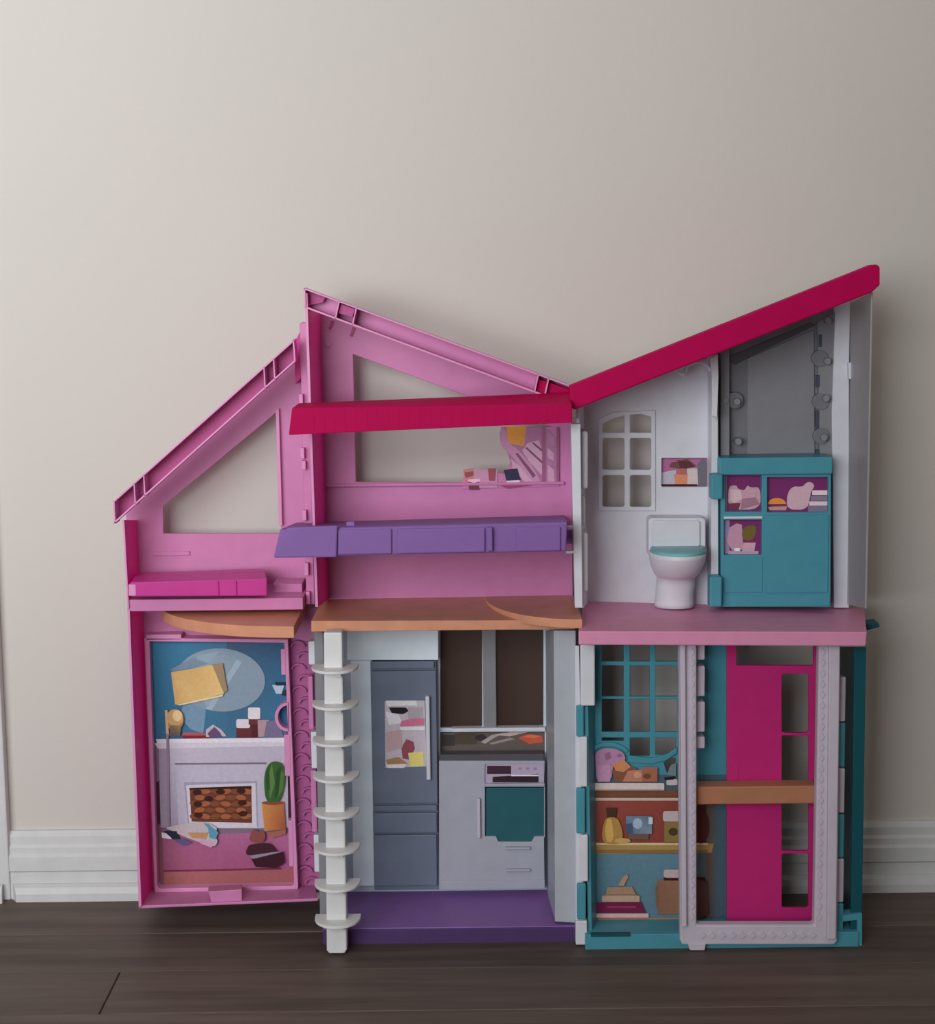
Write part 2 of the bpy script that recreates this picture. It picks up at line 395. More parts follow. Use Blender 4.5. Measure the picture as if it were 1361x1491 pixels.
prints('printed_mirror', pan, SY-.0009, K, [
    ((128,146,162), EL(321,990,65,46,36,rot=.06)),
    ([(140,158,175),(120,142,158),(126,146,160),(146,160,172)], [(286,955),(330,944),(352,958),(300,1030)]),
    ((152,168,182), [(345,960),(352,964),(308,1034),(300,1032)]),
    ((140,160,172), [(300,952),(320,948),(302,966),(292,966)]),
    ([(112,130,150),(120,136,152),(112,138,156),(105,125,146)], [(248,975),(280,958),(304,966),(254,980)]),
  ], label='pale oval mirror printed on the blue wall')
lamp = prints('printed_floor_lamp', pan, SY-.0036, K, [
    ((150,128,98), [(306,968),(324,965),(331,1005),(324,1011),(314,985)]),
    ([(202,166,105),(198,160,100),(206,172,112),(196,158,98)], [(249,979),(278,974),(286,1020),(255,1026)]),
    ([(198,160,100),(216,178,112),(224,186,124),(206,172,112)], [(278,974),(309,968),(326,1010),(286,1020)]),
    ((226,200,160), [(257,1026),(325,1011),(324,1014),(262,1027)]),
    ((150,118,80), EL(254,1048,13.5,15.5,22)), ((186,150,100), EL(255,1045,12,12.5,22)), ((220,190,140), EL(258,1042,7,8,16)),
    ([(120,96,74),(150,118,80),(90,80,80),(84,78,82)], [(248,1056),(264,1056),(262,1072),(246,1072)]),
    ((196,162,120), [(240,1034),(244,1034),(246,1070),(242,1070)]),
    ((136,120,138), [(242,1068),(245.5,1068),(247.5,1200),(244,1200)]),
  ], label='printed gold floor lamp with slanted shade')
prints('printed_mantel_items', pan, SY-.0010, K, [
    ((118,28,40), [(264,1070),(306,1071),(304,1076),(268,1077)]),
    ((160,84,96), [(268,1066),(303,1067),(306,1071),(264,1071)]),
    ((180,170,180), [(300,1062),(310,1055),(322,1062),(330,1072),(300,1073)]),
    ((96,70,110), [(302,1068),(312,1058),(320,1066),(324,1073),(306,1074)]),
    ((78,28,36), R(344,1054,378,1074)), ((96,40,44), R(344,1060,366,1073)),
    ((208,200,208), RR(344,1047,364,1060,2)), ((214,206,210), RR(361,1030,379,1047,2)),
    ((96,44,46), R(362,1047,378,1055)),
    ((170,136,146), [(375,1048),(392,1048),(388,1072),(376,1073)]),
    ((112,104,134), [(388,1050),(404,1048),(414,1074),(384,1073)]),
    ((168,186,204), [(396,997),(414,997),(410,1010),(402,1010)]),
    ((24,34,60), [(400,993),(416,993),(415,998),(402,998)]),
    ((36,40,66), [(412,1006),(417,1003),(418,1014),(410,1012)]),
  ], label='printed books and white jars on the mantel')
fp = prints('printed_fireplace', pan, SY-.0018, K, [
    ([(182,176,192),(176,168,184),(168,158,176),(150,140,160)], [(231,1088),(418,1086),(420,1205),(234,1205)]),
    ((150,140,158), [(231,1090),(242,1090),(246,1204),(235,1204)]),
    ((124,114,134), [(242,1090),(245,1090),(249,1204),(246,1204)]),
    ((212,208,218), [(227,1076),(420,1074),(422,1084),(230,1088)]),
    ((198,192,204), [(225,1082),(421,1080),(421,1086),(230,1090)]),
    ((110,100,122), [(255,1111),(388,1110),(388,1112.5),(255,1113.5)]),
    ([(176,172,190),(180,172,188),(176,172,188),(170,166,182)], [(256,1114),(386,1113),(392,1206),(260,1206)]),
    ((150,144,164), [(268,1139),(374,1137),(376,1203),(274,1203)]),
    ((196,190,202), [(271,1143),(372,1140),(374,1205),(276,1205)]),
    ((98,50,34), [(276,1147),(366,1144),(367,1198),(279,1196)]),
    ] + [((150,88,56) if (i+j) % 2 else (118,66,42), EL(284+i*15+(7 if j % 2 else 0), 1152+j*9, 8, 4, 10, rot=.2*((i+j) % 3-1))) for j in range(5) for i in range(6) if 284+i*15+(7 if j % 2 else 0) < 362]
      + [((54,18,12), EL(x, y, 6.5, 4, 12)) for x, y in ((287,1153),(321,1152),(351,1151),(288,1170),(353,1168),(289,1186),(354,1184),(304,1162))]
      + [((44,16,12), [(276,1147),(366,1144),(366,1147),(276,1149)])],
  label='printed white fireplace with patterned brown hearth')
prints('printed_rug_items', pan, SY-.0045, K, [
    ((178,170,172), [(239,1206),(258,1201),(290,1196),(304,1198),(318,1206),(310,1216),(318,1224),(312,1234),(290,1226),(262,1216),(250,1209)]),
    ((210,208,216), [(235,1212),(246,1214),(250,1222),(236,1220)]),
    ((24,34,58), [(238,1210),(257,1210),(262,1224),(252,1222)]),
    ((86,82,124), [(252,1222),(268,1222),(280,1227),(266,1231)]),
    ((176,132,100), [(272,1212),(304,1212),(300,1222),(280,1220)]),
    ((86,140,168), [(296,1198),(304,1200),(318,1212),(314,1222),(305,1220),(303,1206)]),
    ((190,150,176), [(290,1220),(312,1226),(308,1234),(292,1228)]),
  ], label='printed rumpled blanket on the pink rug')
prints('printed_potted_plant', pan, SY-.0050, K, [
    ([(196,132,72),(170,100,60),(140,76,50),(190,122,66)], [(381,1169),(413,1167),(416,1208),(385,1210)]),
    ((120,70,46), EL(397,1169,16,3,14)),
    ((50,88,40), [(387,1168),(384,1140),(386,1122),(392,1111),(400,1108),(410,1111),(415,1120),(415,1140),(410,1162),(404,1168)]),
    ((84,120,62), [(393,1164),(390,1130),(396,1112),(400,1140)]), ((34,68,30), [(400,1164),(402,1124),(409,1114),(408,1150)]),
    ((72,110,52), [(405,1160),(409,1122),(414,1126),(412,1150)]), ((38,76,34), [(388,1150),(387,1124),(392,1118),(393,1150)]),
  ], label='printed green plant in an orange pot')
prints('printed_coffee_table', pan, SY-.0055, K, [
    ((128,70,66), [(362,1226),(365,1212),(369,1207),(376,1211),(384,1210),(387,1217),(384,1227)]),
    ((60,24,34), [(357,1242),(361,1232),(366,1229),(392,1227),(397,1232),(404,1241),(400,1246),(362,1246)]),
    ((134,128,142), [(362,1246),(402,1240),(412,1240),(396,1249),(372,1251)]),
    ((52,14,30), [(366,1251),(412,1240),(414,1256),(402,1264),(372,1262)]),
    ((150,92,76), [(388,1212),(416,1208),(416,1214),(396,1220)]),
  ], label='dark printed table with figures')
# round hole bracket at the right of the sticker
prism('ring_bracket', M['rim'], DH, EL(419,1044,19,21,28,90,270), LB-.018, LB-.006, [EL(419.5,1044,15,17,24,92,268)] , bevel=.0004)
# magenta scalloped strip
strip = prism('scalloped_panel', M['scallop'], DH, [(420,934),(456,934),(468,1300),(434,1300)], LB-.002, LB+.001)
bm = bmesh.new()
for i in range(22):
    yy = 942+i*16.4; xx = 437 + (yy-934)*.034 + (5 if i % 2 else -4)
    add_prism(bm, [pts(EL(xx, yy, 11, 9, 14, 180, 360) + EL(xx, yy, 8, 6.4, 14, 360, 180), LB-.006)], LB-.006, LB-.001)
finish('scallop_relief', bm, M['scallop'], strip, kind='stuff')
# half-round tan table top
def half_disc(name, px0, px1, pyf, pyb, ya, yb, th, m_, parent, thick_px=0):
    a = P(px0, pyb, yb); b = P(px1, pyb, yb); bm = bmesh.new()
    L = b.x-a.x; D = yb-ya; n = 26; out = []
    for i in range(n+1):
        t = math.pi/2*i/n
        out.append((b.x - L*math.cos(t), yb - D*math.sin(t)))
    out.append((b.x, yb))
    z1 = P(px1, pyf, ya).z
    vt = [bm.verts.new((x, y, z1)) for x, y in out]; vb = [bm.verts.new((x, y, z1-th)) for x, y in out]
    bm.faces.new(vt); bm.faces.new(vb[::-1])
    for i in range(len(out)): j = (i+1) % len(out); bm.faces.new((vt[i], vb[i], vb[j], vt[j]))
    return finish(name, bm, m_, parent, .0006)
half_disc('half_round_balcony', 238, 446, 912, 896, LF-.055, LB, .0105, M['tan'], DH)
# hinge column between the left wing and the middle
prism('hinge_strip', M['orchid'], DH, [(436,470),(447,470),(458,880),(446,880)], -.075, -.045)
prism('gable_corner', M['magenta'], DH, [(428,500),(440,476),(443,545),(430,560)], -.060, -.045)
for (x, y0, y1) in ((438,574,592),(440,652,668),(442,671,684),(443,743,758),(446,820,838),(448,862,880)):
    box('hinge_pin', M['rim'], DH, x-3, y0, x+3, y1, -.082, -.074, bevel=.0006)
for (x0,y0,x1,y1,mm) in ((449,934,459,968,'white'),(453,1066,462,1119,'white'),(457,1216,467,1270,'white'),(449,985,456,1062,'orchid'),(453,1122,461,1212,'orchid')):
    box('hinge_knuckle', M[mm], DH, x0, y0, x1, y1, -.105, -.09, bevel=.001)
prism('kitchen_corner_post', M['grey'], DH, [(457,920),(470,920),(480,1345),(466,1345)], -.118, -.045)

# ---- middle section, upper floor
outer = [(450,448),(832,590),(832,620),(834,880),(456,880),(450,560)]
hole = [(514,516),(812,625),(814,704),(518,702)]
prism('bedroom_back_wall', M['orchid'], DH, outer, YB, YBB, [hole])
hexa('side_wall', M['magenta'], DH, [(444,425),(448.5,427),(464,883),(459.5,883)], YF, [(462,437),(466,437),(479,872),(475,872)], YB)
hexa('side_rim', M['rim'], DH, [(443.5,425),(447.5,427),(463,884),(459,884)], YF-.002, [(443.5,425),(447.5,427),(463,884),(459,884)], YF+.001, bevel=.0003)
T0, T1, B0, B1 = (442,419), (832,562), (443,448), (832,592)
rc = channel('roof_channel', T0, T1, B0, B1, YF-.004, YF+.022, [rib_at(x, T0, T1, B0, B1, -6) for x in (493, 518, 783, 798)], M['orchid'], M['rim'], (True, False))
prism('channel_block', M['channel'], rc, [(496,442),(517,450),(513,462),(492,456)], YF+.002, YF+.02)
prism('channel_block', M['channel'], rc, [(444,422),(474,433),(470,441),(444,446)], YF+.010, YF+.02)
prism('channel_block', M['red'], rc, [(784,552),(828,566),(828,588),(780,574)], YF+.003, YF+.02)
prism('wall_slot', M['channel'], DH, [(482,466),(487,468),(481,480),(478,479)], YB-.0015, YB)
prism('wall_slot', M['channel'], DH, [(513,476),(518,478),(513,490),(509,489)], YB-.0015, YB)
prism('boss', M['orchid'], DH, EL(478,500,5,5,16), YB-.002, YB)
box('sill_lip', M['orchid'], DH, 470, 703, 822, 708, YB-.004, YB, bevel=.0012)
# printed cut-out beside the window
pc = prism('wicker_cutout', M['orchid'], DH, [(729,622),(814,622),(814,708),(672,712),(676,684),(736,690),(744,672),(740,650),(729,642)], YB-.002, YB+.002, bevel=.0003)
K2 = .66
prints('printed_hanging_chair', pc, YB-.0024, K2, [
    ((146,96,130), [(738,622),(813,622),(813,706),(765,706),(745,682),(738,655),(728,645),(727,625)]),
    ([(196,134,46),(190,128,52),(176,122,60),(196,134,44)], [(737,621),(766,621),(763,650),(740,645)]),
    ((168,120,148), [(727,624),(737,624),(740,645),(756,656),(776,680),(788,704),(776,706),(758,682),(742,660),(728,650)]),
    ((176,136,158), [(768,645),(784,641),(791,660),(791,694),(770,672),(760,656)]),
    ((110,62,90), [(750,660),(754,660),(780,692),(776,696)]),
    ((110,62,90), [(764,652),(767,651),(790,672),(790,676)]), ((110,62,90), [(774,645),(777,644),(790,655),(790,659)]),
    ((150,104,134), [(797,628),(808,636),(806,650),(798,644)]), ((172,130,152), [(797,652),(806,660),(806,672),(797,666)]),
    ((172,130,152), [(797,676),(806,684),(808,704),(797,704)]), ((176,136,158), [(744,668),(758,680),(776,702),(764,702),(746,682)]),
    ((132,72,104), [(789,622),(794,622),(794,706),(789,706)]), ((128,70,100), [(810,622),(814,622),(814,706),(810,706)]),
    ], label='printed white wicker chair with orange cushion')
prints('printed_snacks', pc, YB-.0030, K2, [
    ((168,104,110), [(674,684),(690,681),(692,696),(684,712),(678,706)]), ((170,120,146), R(690,684,724,710)),
    ((122,62,60), [(676,688),(688,686),(690,692),(678,696)]), ((92,40,54), [(681,700),(698,700),(697,713),(683,713)]),
    ((204,160,180), [(681,698),(698,697),(699,701),(690,703),(681,701)]), ((130,62,70), [(710,682),(722,682),(721,700),(712,700)]),
    ((34,32,56), [(733,684),(753,682),(758,699),(737,700)]), ((200,176,196), [(737,700),(756,699),(757,702),(738,703)]),
    ((128,54,92), [(726,706),(772,701),(774,707),(738,711)]),
    ], label='printed drinks, flowers and dark tablet on the sill')
# raspberry awning
aw = hexa('front_awning', M['red'], DH, [(425,594),(833,588),(833,616),(420,634)], -.180, [(434,587),(828,571),(828,577),(434,592)], -.142, bevel=.001)
bm = bmesh.new()
for i in range(24):
    x = 455+i*15.5; t = (x-420)/413
    yt = 597-4*t*1.4; yb_ = 632-18*t
    a, b = P(x, yt, -.1808), P(x, yb_, -.1808); add_box(bm, a.x-.0009, a.x+.0009, -.1802, -.1790, b.z, a.z)
finish('awning_ribs', bm, M['red'], aw, kind='stuff')

# ---- middle section, kitchen
tp = hexa('balcony_floor', M['tan'], DH, [(453,904),(838,903),(838,916),(453,920)], YF-.004, [(469,872),(828,866),(828,880),(469,885)], YB+.002)
half_disc('half_round_balcony', 706, 836, 902, 889, YF-.030, YB-.01, .008, M['tan'], DH)
wk = [R(641,917,702,1060), R(722,917,791,1060), R(641,1066,793,1100)]
prism('kitchen_back_wall', M['bluewhite'], DH, [(476,905),(836,905),(842,1300),(484,1302)], -.040, -.034, wk)
box('window_sill', M['white'], DH, 658, 1060, 794, 1065.5, -.046, -.036, bevel=.0006)
for wx0, wx1 in ((641,703),(722,791)): box('shade_sheet', M['shade_tint'], DH, wx0, 917, wx1, 1060, -.0365, -.0355, bevel=0)  # added tinted sheets that darken the wall behind the openings, as shade would
box('window_mullion', M['grey'], DH, 703, 917, 722, 1060, -.042, -.036)
prism('cupboard_header', M['panel'], DH, R(505,918,638,961), -.056, -.04)
prism('wall_panel', M['panel'], DH, [(510,960),(541,960),(545,1290),(514,1290)], -.050, -.04)
hexa('side_wall', M['post'], DH, [(806,918),(838,918),(840,1344),(808,1342)], YF+.004, [(794,918),(826,918),(828,1298),(796,1298)], -.04)
hexa('side_post', M['white'], DH, [(837,940),(843,940),(851,1376),(838,1376)], YF-.008, [(837,940),(843,940),(851,1340),(838,1340)], YF+.02)
box('purple_base', M['purple'], DH, 470, 1350, 838, 1374, YF+.002, -.036)
box('base_front_shade', M['violet_shade'], DH, 470, 1352, 838, 1374, YF+.001, YF+.004)  # thin darker strip over the base front, painted shade
prints('printed_worktop', DH, -.0335, .45, [
    ((74,66,62), R(641,1066,794,1098)), ((46,42,42), R(643,1070,662,1086)), ((60,50,44), R(662,1068,694,1084)),
    ((40,34,38), EL(700,1074,9,5,12)), ((128,118,116), [(700,1080),(716,1070),(736,1066),(720,1074),(706,1083)]),
    ((150,136,130), [(722,1070),(752,1064),(768,1066),(742,1072)]), ((116,106,104), [(712,1082),(742,1074),(750,1076),(716,1084)]),
    ((150,66,48), [(754,1074),(768,1069),(789,1071),(790,1081),(770,1083)]), ((176,84,60), [(760,1072),(774,1069),(786,1072),(776,1075)]),
    ], label='printed sink and red bowl behind the counter')
# stair
st = prism('stair_pole', M['stair'], DH, [(471,921),(498,921),(505,1383),(502,1388),(478,1388),(475.5,1384)], -.165, -.158+.009, bevel=.0015)
ty = [974,1026.5,1079.5,1131.5,1184,1236,1289,1341]
tread = None
for i, yy in enumerate(ty):
    cx = 486.5 + (yy-974)*.012; c = P(cx, yy, -.165)
    bm = bmesh.new(); n = 24; out = []
    for k in range(n+1):
        t = math.pi*k/n; out.append((c.x + .0208*math.cos(t), -.158 - .024*math.sin(t)))
    out += [(c.x-.0208, -.150), (c.x+.0208, -.150)]
    vt = [bm.verts.new((x, y, c.z+.0012)) for x, y in out]; vb = [bm.verts.new((x, y, c.z-.0014)) for x, y in out]
    bm.faces.new(vt); bm.faces.new(vb[::-1])
    for k in range(len(out)): j = (k+1) % len(out); bm.faces.new((vt[k], vb[k], vb[j], vt[j]))
    add_box(bm, c.x+.0005, c.x+.0065, -.172, -.160, c.z-.006, c.z-.0013)
    finish('stair_tread', bm, M['stair'], st, .0005)

# ---- right wing, upper floor
RF = -.150
roof = prism('raspberry_roof', M['red'], DH, [(829,562),(1268,386),(1277,385),(1281,389),(1281,415),(1269,426),(836,597),(829,590)], -.166, -.152, bevel=.0012)
prism('roof_deck', M['red'], roof, [(836,580),(1262,409),(1264,424),(836,593)], -.152, -.045, bevel=.0006)
PANES = [[(877,617),(893,609),(909,605),(909,630),(877,630)], [(917,604),(933,603),(948,607),(948,630),(917,630)]] + [RR(*r, 2.5) for r in ((877,638,909,684),(917,638,948,684),(877,692,909,738),(917,692,948,738))]
BW = prism('bathroom_back_wall', M['white'], DH, [(838,585),(1060,500),(1060,885),(846,885)], YB, YBB, PANES + [RR(963,667,1030,709,1.5)])
fr = prism('window_frame', M['white'], DH, [(871,610),(892,600),(954,597),(954,744),(871,744)], YB-.0025, YB+.001, PANES, bevel=.0006)
pr = prints('printed_shelf_niche', DH, YB+.006, .62, [
    ((148,88,124), R(961,665,1032,711)), ((160,156,168), [(963,688),(984,684),(984,706),(963,706)]),
    ((176,164,160), R(1000,682,1016,706)), ((96,62,60), [(976,674),(1000,668),(1014,678),(996,684),(974,680)]),
    ((78,40,46), [(986,670),(1004,672),(1012,680),(990,682)]), ((184,118,90), [(981,690),(1001,690),(1000,708),(983,708)]),
    ((150,92,78), [(990,682),(996,682),(1000,691),(986,691)]), ((94,90,98), [(1015,676),(1022,668),(1029,672),(1028,708),(1016,708)]),
    ((60,12,28), R(963,705,1015,709)),
    ], label='printed potted plant in the wall niche')
box('niche_back', M['white'], DH, 958, 662, 1034, 714, YB+.0065, YB+.008)
# left front post and its leaves
prism('corner_post', M['white'], DH, [(831,617),(845,617),(848,885),(837,885)], -.150, -.138)
for (x0,y0,x1,y1) in ((845,628,856,712),(842,723,852,765),(846,776,856,862)):
    box('post_tab', M['white'], DH, x0, y0, x1, y1, -.135, -.10, bevel=.002)
for y in (770, 806): box('post_pin', M['white'], DH, 824, y-4, 836, y, -.145, -.14, bevel=.0005)
box('hinge_gap', M['purple'], DH, 822, 772, 834, 792, -.12, -.1)
hexa('left_wall', M['white'], DH, [(838,592),(843,592),(850,885),(845,885)], RF+.01, [(846,592),(850,592),(856,878),(852,878)], YB)
# divider and hook
prism('divider_wall', M['white'], DH, [(1036,520),(1045,516),(1046,880),(1035,868)], -.070, YB)
hook = prism('shower_hook', M['white'], DH, EL(1016,541,19,15,18,180,360)+EL(1016,541,15,11.5,18,360,180), -.085, -.078, bevel=.0006)
prism('hook_tail', M['white'], hook, [(985,541),(996,543),(998,547),(992,549)], -.085, -.079, bevel=.0006)
prism('hook_mount', M['white'], hook, [(1033,522),(1045,516),(1046,544),(1044,608),(1037,606),(1036,548)], -.088, -.068, bevel=.0008)
box('divider_rib', M['white'], DH, 1036, 552, 1043, 606, -.086, -.07, bevel=.0008)
# shower: smoky translucent panel
shw = prism('shower_wall', M['smoke'], DH, [(1046,508),(1218,440),(1216,885),(1046,885)], YB, YBB)
prism('shower_pane', M['grey'], shw, [(1088,522),(1185,480),(1186,662),(1088,662)], YB-.002, YB+.0005, bevel=.0005)
prism('shower_edge', M['grey'], shw, [(1049,514),(1062,508),(1062,666),(1049,666)], YB-.012, YB)
prism('shower_edge', M['grey'], shw, [(1190,470),(1215,455),(1215,666),(1193,666)], YB-.006, YB)
for x, y in ((1073,585),(1075,643),(1056,583),(1203,580),(1200,637),(1205,526),(1206,467)):
    prism('shower_boss', M['grey'], shw, EL(x, y, 5, 5, 14), YB-.014, YB)
for x, y in ((1070,583),(1195,585),(1196,635),(1194,522)):
    prism('shower_bracket', M['smoke'], shw, EL(x, y, 12, 12, 18), YB-.008, YB)
for x, y0, y1 in ((1191,546,564),(1190,598,622),(1190,655,662),(1194,487,505)):
    box('shower_slot', M['fridgegap'], shw, x-2.5, y0, x+2.5, y1, YB-.0065, YB-.002, bevel=.0003)
prism('shower_header', M['counter'], shw, [(1060,520),(1180,470),(1186,474),(1090,520),(1070,531)], YB-.006, YB-.001, bevel=.0003)
sp = prism('shower_post', M['white'], DH, [(1216,448),(1238,438),(1236,528),(1236,885),(1214,885),(1211,600)], YB-.008, YB+.001)
prism('post_catch', M['white'], sp, [(1235,528),(1253,528),(1255,545),(1249,552),(1236,552)], YB-.016, YB-.004)
hexa('clear_side_wall', M['clear'], DH, [(1268,426),(1271,425),(1262,886),(1259,886)], -.150, [(1236,440),(1239,440),(1234,880),(1231,880)], YB)
slab = hexa('bathroom_floor', M['floorpink'], DH, [(842,919),(1262,920),(1260,941),(842,939)], -.183, [(848,875),(1258,886),(1257,905),(848,895)], [-.045,-.045,-.045,-.045], bevel=.001)
prism('floor_tip', M['teald'], DH, [(1262,909),(1279,907),(1281,913),(1262,918)], -.12, -.10)

# ---- right wing, lower floor
LBK = -.118
cols = [(876,908),(917,946),(954,986)]; rows = [(935,963),(969,1014),(1018,1066)]
hl = [R(a, c, b, d) for a, b in cols for c, d in rows] + [R(876,1074,908,1079), R(917,1074,946,1101), R(954,1074,984,1099)]
hl += [[(1072,935),(1184,935),(1184,969),(1072,969)], R(1136,975,1182,1330), [(966,1110),(976,1104),(984,1104),(984,1128),(972,1128)]]
prism('turquoise_back_wall', M['teal'], DH, [(852,930),(1207,930),(1203,1368),(858,1368)], LBK, LBK+.004, hl)
arch = EL(892,1098,27,18,14,180,300)
prism('window_scroll', M['teal'], DH, EL(886,1106,34,25,20,190,330)+EL(886,1106,28,19,20,330,190), LBK-.003, LBK, bevel=.0006)
prism('window_scroll', M['teal'], DH, [(914,1100),(950,1104),(972,1098),(986,1088),(986,1096),(972,1106),(950,1112),(914,1110)], LBK-.003, LBK, bevel=.0006)
box('turquoise_base', M['teal'], DH, 852, 1359, 1250, 1381, -.156, LBK)
box('base_step', M['teal'], DH, 856, 1347, 990, 1360, LBK-.014, LBK)
box('base_notch', M['teald'], DH, 860, 1361, 918, 1364, -.157, -.150, bevel=.0003)
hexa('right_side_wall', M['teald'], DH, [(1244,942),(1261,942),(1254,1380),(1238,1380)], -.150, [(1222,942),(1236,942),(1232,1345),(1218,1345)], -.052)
prism('side_foot', M['teal'], DH, [(1226,1333),(1255,1330),(1255,1381),(1217,1381),(1217,1376),(1248,1374),(1248,1340),(1226,1342)], -.154, -.14, bevel=.0005)
hexa('left_side_wall', M['teal'], DH, [(850,1028),(856,1028),(862,1378),(856,1378)], -.145, [(862,1028),(866,1028),(870,1345),(866,1345)], LBK)
for (x0,y0,x1,y1,mm) in ((845,939,866,1028,'white'),(839,1028,850,1073,'teal'),(844,1073,855,1146,'white'),(839,1148,852,1214,'teal'),(844,1216,856,1284,'white'),(840,1287,853,1339,'teal'),(838,1341,855,1376,'white')):
    box('hinge_knuckle', M[mm], DH, x0, y0, x1, y1, -.150, -.138, bevel=.0012)
# interior shelves sticker
K3 = .60
sh = prints('shelf_sticker', DH, LBK-.001, K3, [
    ((62,84,96), R(858,1128,1058,1347)), ((70,52,42), R(856,1150,1046,1232)),
    ([(126,62,54),(120,56,50),(116,54,48),(122,60,52)], R(866,1166,1016,1228)),
    ([(78,110,124),(84,116,130),(80,108,120),(74,104,116)], R(864,1243,1016,1337)),
    ([(64,44,40),(52,34,32),(52,34,32),(72,52,44)], R(1012,1172,1040,1345)),
    ((72,82,92), R(1012,1238,1046,1280)), ([(96,70,56),(62,84,96),(62,84,96),(80,60,52)], R(1028,1172,1046,1345)),
    ((104,66,50), R(862,1150,986,1160)), ((178,152,140), R(866,1161.5,990,1165.5)),
    ((146,118,72), [(863,1229),(1039,1228),(1036,1241),(866,1243)]), ((190,170,130), R(863,1227,1030,1230)), ((120,92,54), R(866,1237,1030,1242)),
    ((136,104,78), R(862,1336,1012,1345)), ((176,150,120), R(864,1340,950,1343)), ((100,72,54), R(864,1344,1046,1347)),
    ], label='printed backdrop of shelves, rust upper bay and blue lower bay')
prints('printed_fruit_tray', sh, LBK-.004, K3, [
    ((184,170,166), RR(862,1140,967,1151,2)), ((156,134,130), R(864,1149,964,1151)),
    ((152,112,142), [(868,1138),(867,1112),(866,1098),(872,1092),(882,1089),(896,1090),(908,1096),(911,1106),(904,1112),(892,1114),(890,1138)]),
    ((128,84,116), [(880,1098),(888,1094),(890,1104),(882,1108)]), ((130,86,118), EL(902,1100,4,3,10)),
    ((166,122,152), R(870,1114,888,1138)), ((112,70,56), [(890,1122),(904,1112),(926,1118),(928,1138),(896,1138)]),
    ((176,116,78), [(892,1112),(908,1106),(918,1116),(908,1124),(896,1122)]), ((160,108,86), [(914,1122),(936,1120),(938,1138),(906,1138)]),
    ((140,88,68), R(934,1117,957,1138)), ((104,56,44), EL(942,1130,6,4,12)), ((180,128,106), EL(928,1128,6,5,12)),
    ((170,160,162), RR(970,1134,986,1143,2)), ((30,26,30), [(966,1132),(982,1130),(980,1135),(968,1136)]), ((96,110,116), [(970,1128),(976,1114),(984,1110),(984,1130)]),
    ], label='printed pink vase and fruit on a white tray')
prints('printed_yellow_vase', sh, LBK-.004, K3, [
    ((60,40,30), [(882,1176),(898,1176),(896,1192),(884,1192)]),
    ((150,114,60), [(882,1190),(898,1190),(904,1202),(907,1216),(905,1225),(899,1229),(884,1229),(878,1225),(876,1216),(878,1202)]), ((180,142,76), [(884,1192),(890,1192),(892,1204),(893,1218),(890,1226),(884,1226),(881,1218),(881,1204)]),
    ], label='printed yellow vase')
prints('printed_picture', sh, LBK-.004, K3, [
    ([(92,112,134),(80,98,120),(112,124,140),(72,88,112)], R(911,1188,949,1214)), ((140,158,176), EL(928,1199,7,8,12)), ((168,180,190), R(944,1190,950,1200)),
    ((60,76,100), [(911,1200),(920,1198),(922,1214),(911,1214)]), ((94,74,66), R(915,1214,944,1222)), ((170,136,78), EL(906,1224,12,4,12)),
    ], label='printed blue picture')
prints('printed_jar', sh, LBK-.004, K3, [
    ((168,154,156), RR(965,1181,1004,1196,3)), ((120,100,58), R(967,1196,1004,1226)), ((64,52,34), EL(980,1211,7,6,12)), ((70,30,26), EL(1020,1203,12,25,20)),
    ], label='printed jar with pale lid')
prints('printed_books', sh, LBK-.004, K3, [
    ((148,120,98), [(900,1289),(906,1278),(912,1273),(915,1276),(908,1290)]),
    ((140,112,90), [(884,1292),(920,1291),(926,1303),(882,1303)]), ((158,134,114), R(876,1304,931,1313)), ((120,96,80), R(879,1302,928,1304)),
    ((96,24,56), [(868,1314),(933,1313),(940,1329),(866,1329)]), ((120,48,78), R(884,1319,926,1322)), ((186,146,146), R(863,1330,944,1336)),
    ], label='printed stack of books, maroon one near the bottom')
prints('printed_clay_pot', sh, LBK-.004, K3, [
    ([(118,84,66),(140,100,80),(136,96,76),(112,80,64)], [(956,1281),(1022,1281),(1026,1330),(958,1332)]), ((108,78,62), [(954,1292),(958,1284),(960,1330),(955,1318)]),
    ((44,22,26), R(966,1277,1026,1282)), ((168,146,150), RR(966,1266,1006,1278,3)), ((70,44,38), [(1012,1280),(1030,1284),(1032,1330),(1012,1342)]),
    ], label='printed brown pot with pale lid')
# elevator door
dh = [[(1072,935),(1185,935),(1184,969),(1072,969)], RR(1138,981,1177,1067,3), RR(1138,1071,1177,1239,2), RR(1138,1243,1177,1322,3)]
ed = prism('elevator_door', M['hotdoor'], DH, [(1058,930),(1194,930),(1190,1346),(1058,1346)], -.128, -.124, dh)
box('door_grip', M['hotdoor'], ed, 1069, 1115, 1075, 1136, -.1285, -.126, bevel=.0006)
box('elevator_shelf', M['bar'], DH, 1014, 1145, 1190, 1171, -.149, -.129, bevel=.0012)
# pearl frame
fr = prism('elevator_frame', M['frame'], DH, [(988,930),(1226,930),(1219,1371),(1216,1376),(993,1376),(990,1370)], -.160, -.150, [[(1013,925),(1190,925),(1186,1348),(1013,1348)]], bevel=.0018) if False else None
bm = bmesh.new()
add_prism(bm, [pts([(988,938),(1014,938),(1014,1347),(1185,1347),(1192,938),(1224,938),(1219,1371),(1215,1376),(993,1376),(990,1370)], -.162)], -.162, -.150)
fr = finish('elevator_frame', bm, M['frame'], DH, .0018)
prism('frame_inner_edge', M['frame'], fr, [(990,938),(998,938),(1000,1350),(992,1350)], -.167, -.161, bevel=.001)
prism('frame_inner_edge', M['frame'], fr, [(1207,938),(1223,938),(1217,1368),(1204,1368)], -.167, -.161, bevel=.001)
prism('frame_foot', M['frame'], fr, [(1001,1374),(1028,1374),(1026,1384),(1004,1384)], -.163, -.150, bevel=.001)
bm = bmesh.new()
